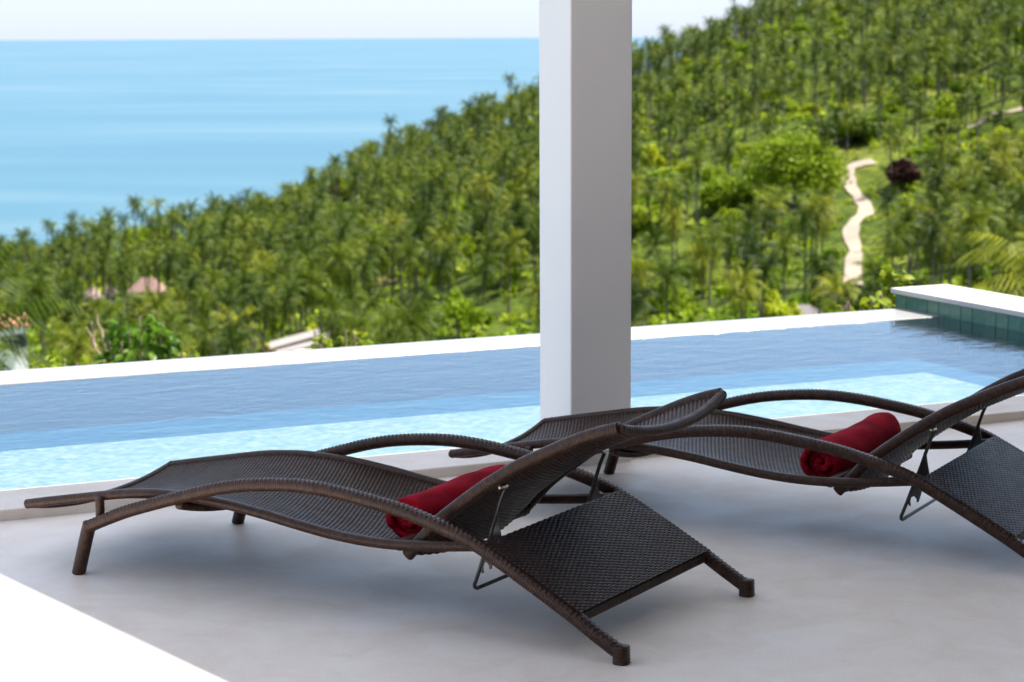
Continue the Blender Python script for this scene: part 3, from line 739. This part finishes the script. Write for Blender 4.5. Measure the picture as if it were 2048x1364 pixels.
bpos = np.array(bpos); bz = terr(bpos[:, 0], bpos[:, 1])
pz_s = pz; pz = bz; kp = blocks(bpos, np.full(len(bpos), 4.0), clear[:7]+clear[9:12]+clear[12:14]); pz = pz_s
bpos = bpos[kp]; bx, by, bd = px_of(np.c_[bpos, terr(bpos[:, 0], bpos[:, 1])+5])
kp = (by < 742-.0679*bx+20) & (bx > -50) & (bx < 2100); bpos, bx, by, bd = bpos[kp], bx[kp], by[kp], bd[kp]
od = np.argsort(bd)
print('broad', len(od))
for k in od[:295]:
    x = bx[k]
    side = ('at the far left' if x < 400 else 'left of the pillar' if x < 1110 else 'right of the pillar' if x < 1700 else 'at the far right')
    bn = 'low on the slope' if bd[k] < 400 else ('midway up the slope' if bd[k] < 560 else 'near the ridge')
    broad(bpos[k, 0], bpos[k, 1], g.uniform(.55, 1.25), f'leafy green tree among the palms {bn} {side}', f'leafy trees {bn} {side}')
# undergrowth
B3 = MB(); sm = [leaf_cloud(70+v, 5, 9, 1.7, .85, .46) for v in range(6)]
cntu = 0
for y in np.arange(215, 900, 4.6):
    for x in np.arange(-.262*y, .265*y, 5.2):
        if g.random() < .80 - .0006*(y-215):
            xx, yy = x+g.uniform(-3, 3), y+g.uniform(-3, 3)
            dt = np.min(np.hypot(trk[:, 0]-xx, trk[:, 1]-yy))
            if dt < 1.9 or (285 < yy < 303 and abs(xx-.139*yy) < 6.5): continue
            zz = float(terr(xx, yy)); V = sm[int(g.integers(0, 6))]*(g.uniform(.3, .6) if dt < 8 else g.uniform(.45, 1.7))
            B3.add(V+np.array([xx, yy, zz+.5]), np.arange(len(V)).reshape(-1, 4)); cntu += 1
print('undergrowth', cntu)
obj('undergrowth', B3.mesh('undergrowth', M_under, smooth=False), kind='stuff', label='bright green undergrowth covering the ground between the palms', category='undergrowth')

# ------------------------------------------------------------------ plants just beyond the pool edge
def leaf_mesh(Ln, Wd, name='leaf', mat=None):
    k = 5; t = np.linspace(0, 1, k); wv_ = Wd/2*np.sin(np.pi*(t*.92+.06))**.8; bend = -.25*Ln*t**2
    V = []
    for i in range(k):
        V += [(t[i]*Ln, -wv_[i], bend[i]+.12*wv_[i]*1.5), (t[i]*Ln, 0, bend[i]), (t[i]*Ln, wv_[i], bend[i]+.12*wv_[i]*1.5)]
    return mesh_np(name, V, Q=grid_quads(k, 3), mat=mat)
LB = leaf_mesh(.15, .095, mat=M_bigleaf); LL = leaf_mesh(.075, .05, mat=M_lime)
def wpos(px_, D): return (px_-1024)/F0*D
def shrub(px_, D, top_py, wpx, nleaf, lm, lab, name='leafy_shrub', stems=7, seed=1, tall=.32, cat='shrub'):
    g = np.random.default_rng(seed); x = wpos(px_, D); zt = 1.5-(top_py-72)/F0*D; zb = float(terr(x, D)); zb = zt-tall
    root = thing(name, lab, cat, (x, D, float(terr(x, D))))
    dz0 = -float(terr(x, D)); Rr = wpx/2/F0*D
    b = MB(); th = np.linspace(0, 2*np.pi, 5, endpoint=False); tips = []
    for s in range(stems):
        p1 = np.array([g.normal(0, Rr*.45), g.normal(0, Rr*.45), zt+dz0-g.uniform(0, .6)*(zt-zb)])
        P = np.linspace([g.normal(0, .05), g.normal(0, .05), -.1], p1, 6); P[:, :2] *= np.linspace(0, 1, 6)[:, None]**.6; tips.append(P)
        V = np.stack([P[:, None, 0]+.012*np.cos(th), P[:, None, 1]+.012*np.sin(th), np.repeat(P[:, 2:3], 5, 1)], -1)
        b.add(V.reshape(-1, 3), grid_quads(6, 5, True))
    obj('stem', b.mesh('stem', M_bark), root)
    for k in range(nleaf):
        u = g.normal(0, 1, 3); u /= np.linalg.norm(u); rr = g.uniform(.35, 1)**.6
        zc = (zt+zb)/2+dz0; hh = (zt-zb)/2
        p = np.array([u[0]*Rr*rr, u[1]*Rr*rr, zc+u[2]*hh*rr])
        o = obj('leaf', lm, root); o.location = p; az = math.atan2(u[1], u[0])+g.normal(0, .7); s_ = g.uniform(.7, 1.35)
        o.rotation_euler = (g.normal(0, .5), g.normal(.35, .5), az); o.scale = (s_,)*3
    return root
shrub(272, 25, 622, 160, 260, LB, 'bushy shrub with large glossy green leaves just beyond the pool edge at left', seed=5, stems=9, tall=1.0)
shrub(90, 15, 708, 80, 90, LL, 'small yellow green sprigs poking above the far left pool edge', seed=6)
shrub(165, 15.5, 712, 60, 70, LL, 'small yellow green sprigs between the far left sprigs and the bushy shrub', seed=7)
shrub(372, 17, 690, 60, 60, LL, 'thin yellow green sprigs just right of the bushy shrub', seed=8)
shrub(640, 22, 662, 34, 45, LL, 'light green sprig in front of the pale roof gable', seed=9)
shrub(705, 24, 652, 60, 70, LL, 'light green weeds just right of the pale roof gable', seed=12, tall=.4)
shrub(1795, 15.5, 522, 46, 130, LL, 'tall yellow green sprig left of the tiled pool wall', seed=10, stems=3, tall=.5)
shrub(1757, 15, 588, 50, 80, LL, 'short yellow green sprig left of the tall one by the tiled wall', seed=11)
shrub(1700, 17, 606, 40, 30, LL, 'tiny yellow green sprig above the pool edge nearest the grey hut roof', seed=13)
# bare twigs beside the bushy shrub
b = MB(); th = np.linspace(0, 2*np.pi, 6, endpoint=False)
tx0, D0 = wpos(200, 25.3), 25.3; z0 = 1.5-(735-72)/F0*D0
for (pa, pb, ya_, yb_) in ((208, 160, 740, 652), (206, 184, 712, 626), (182, 172, 690, 640)):
    P = np.linspace([wpos(pa, D0), D0, 1.5-(ya_-72)/F0*D0], [wpos(pb, D0), D0+.1, 1.5-(yb_-72)/F0*D0], 6); P[1:-1, 0] += g.normal(0, .012, 4)
    rr = np.linspace(.020, .010, 6)
    b.add(np.stack([P[:, None, 0]+rr[:, None]*np.cos(th), P[:, None, 1]+rr[:, None]*np.sin(th), np.repeat(P[:, 2:3], 6, 1)], -1).reshape(-1, 3), grid_quads(6, 6, True))
P = np.linspace([wpos(206, D0), D0, 1.5-(735-72)/F0*D0], [wpos(215, D0), D0, float(terr(wpos(215, D0), D0))-.2], 5)
b.add(np.stack([P[:, None, 0]+.022*np.cos(th), P[:, None, 1]+.022*np.sin(th), np.repeat(P[:, 2:3], 6, 1)], -1).reshape(-1, 3), grid_quads(5, 6, True))
thing('bare_branch', 'bare tan branches leaning left beside the bushy shrub', 'branch', me=b.mesh('bare_branch', M_bark))
# near palms at the frame's edges
def near_palm(px_, D, top_py, lab, seed, R_=3.2):
    x = wpos(px_, D); zt = 1.5-(top_py-72)/F0*D; zb = float(terr(x, D)); Hh = zt-zb
    root = thing('coconut_palm', lab, 'palm tree', (x, D, zb), .4)
    tm, top = palm_trunk(seed, Hh); obj('trunk', tm, root)
    c = obj('crown', palm_crown(seed+400, 24, 20, R_), root); c.location = top
near_palm(-35, 45, 672, 'large near palm whose fronds arch in from the left edge above the pool', 31, 2.3)
near_palm(2085, 45, 575, 'near palm with yellowish fronds arching in from the right edge', 32, 2.4)

# ------------------------------------------------------------------ houses among the trees
M_thatch = simple('pinkish_thatch', (.3220, .2380, .2170), .9, .1, 0, .2, 2)
M_brownroof = simple('red_brown_shingle', (.2240, .1470, .1260), .9, .1, 0, .25, 1.5)
M_redroof = simple('salmon_roof', (.3720, .1620, .1140), .8, .2, 0, .15, 1)
M_greyroof = simple('grey_thatch', (.13, .12, .12), .95, .1, 0, .2, 4)
M_wallw = simple('house_white', (.75, .73, .70), .8, .2, 0, .06, 1)
M_dark = simple('dark_window_glass', (.03, .04, .045), .15, .5)
def house(px_, py_, D, w_, dp, hh, rh, rot, rm, lab, hip=True, e=.5):
    x = wpos(px_, D); zr = 1.5-(py_-72)/F0*D  # eaves height
    zb = float(terr(x, D)); hh = max(2.4, zr-zb+.3)
    root = thing('house', lab, 'house', (x, D, zr-hh), R(rot))
    obj('wall', bevel_box('wall', -w_/2, w_/2, -dp/2, dp/2, 0, hh, M_wallw, 0), root)
    a = w_/2+e; b_ = dp/2+e; rg_ = (a-b_*.8) if hip else a
    V = [(-a, -b_, hh), (a, -b_, hh), (a, b_, hh), (-a, b_, hh), (-rg_, 0, hh+rh), (rg_, 0, hh+rh), (-a, -b_, hh+.15), (a, -b_, hh+.15), (a, b_, hh+.15), (-a, b_, hh+.15)]
    me = bpy.data.meshes.new('roof'); me.from_pydata(V, [], [(3, 2, 1, 0), (0, 1, 7, 6), (1, 2, 8, 7), (2, 3, 9, 8), (3, 0, 6, 9), (6, 7, 5, 4), (7, 8, 5), (8, 9, 4, 5), (9, 6, 4)])
    me.materials.append(rm); me.update(); obj('roof', me, root)
    for k in (-1, 1):
        obj('window', bevel_box('window', k*w_*.25-.6, k*w_*.25+.6, -dp/2-.04, -dp/2-.004, hh-2.0, hh-.7, M_dark, 0), root)
    return root
h_ = hit(180, 618); house(180, 592, h_[1], 4.2, 4.0, 2.6, 2.8, 20, M_thatch, 'small house with pale pinkish pointed roof among the palms at left')
h_ = hit(292, 604); house(292, 578, h_[1], 7.0, 5.2, 2.6, 3.2, -15, M_brownroof, 'house with reddish brown roof right of the pinkish roofed one')
h_ = hit(216, 606); house(216, 580, h_[1], 2.0, 2.4, 2.6, 1.9, 10, M_thatch, 'narrow pinkish roof between two palms beside the reddish brown roof')
house(8, 646, 190, 2.5, 2.2, 3, 1.0, 35, M_redroof, 'white house with salmon red roof at the left frame edge', hip=False)
house(1612, 633, 296, 5.2, 4.8, 2.4, 1.5, 0, M_greyroof, 'grey hut roof peeking over the pool edge right of the pillar', e=.4)
# pale roof gable left of the pillar
def gable():
    M_pale = simple('weathered_sheet', (.22, .20, .185), .7, .3, 0, .15, 5); D = 300.; root = thing('shed_roof', 'pale corrugated roof with red trimmed end, sloping up to the right beyond pool edge', 'roof', (wpos(590, D), D, 0))
    def P(px_, py_, dd=0): return ((px_-590)/F0*D, dd, 1.5-(py_-72)/F0*D)
    zb = float(terr(wpos(590, D), D))
    obj('wall', bevel_box('wall', -3.4, 2.8, 2.2, 6.5, zb-.3, 1.5-(712-72)/F0*D, M_wallw, 0), root)
    for k, (a, b_, c, d, dep) in enumerate((((526, 692), (628, 665), (634, 672), (529, 701), .5), ((546, 700), (638, 676), (650, 684), (545, 706), 0.), ((640, 668), (652, 664), (654, 674), (640, 680), .2))):
        q = [P(*a, dep*4+3.0), P(*b_, dep*4+3.0), P(*c, dep*4), P(*d, dep*4)]
        V = q+[(x, y+.1, z-.22) for x, y, z in q]
        me = bpy.data.meshes.new('roof_sheet'); me.from_pydata(V, [], [(3, 2, 1, 0), (4, 5, 6, 7), (0, 1, 5, 4), (1, 2, 6, 5), (2, 3, 7, 6), (3, 0, 4, 7)]); me.materials.append(M_pale); me.update()
        obj('roof_sheet', me, root)
        if k < 2:
            x, y, z = P(*d, dep*4); obj('trim', bevel_box('trim', x-.22, x+.12, y-.12, y+.12, z-.25, z+.5, M_redroof, 0), root)
gable()
print('tris', sum(len(m_.polygons)*2 for m_ in bpy.data.meshes if m_.users))
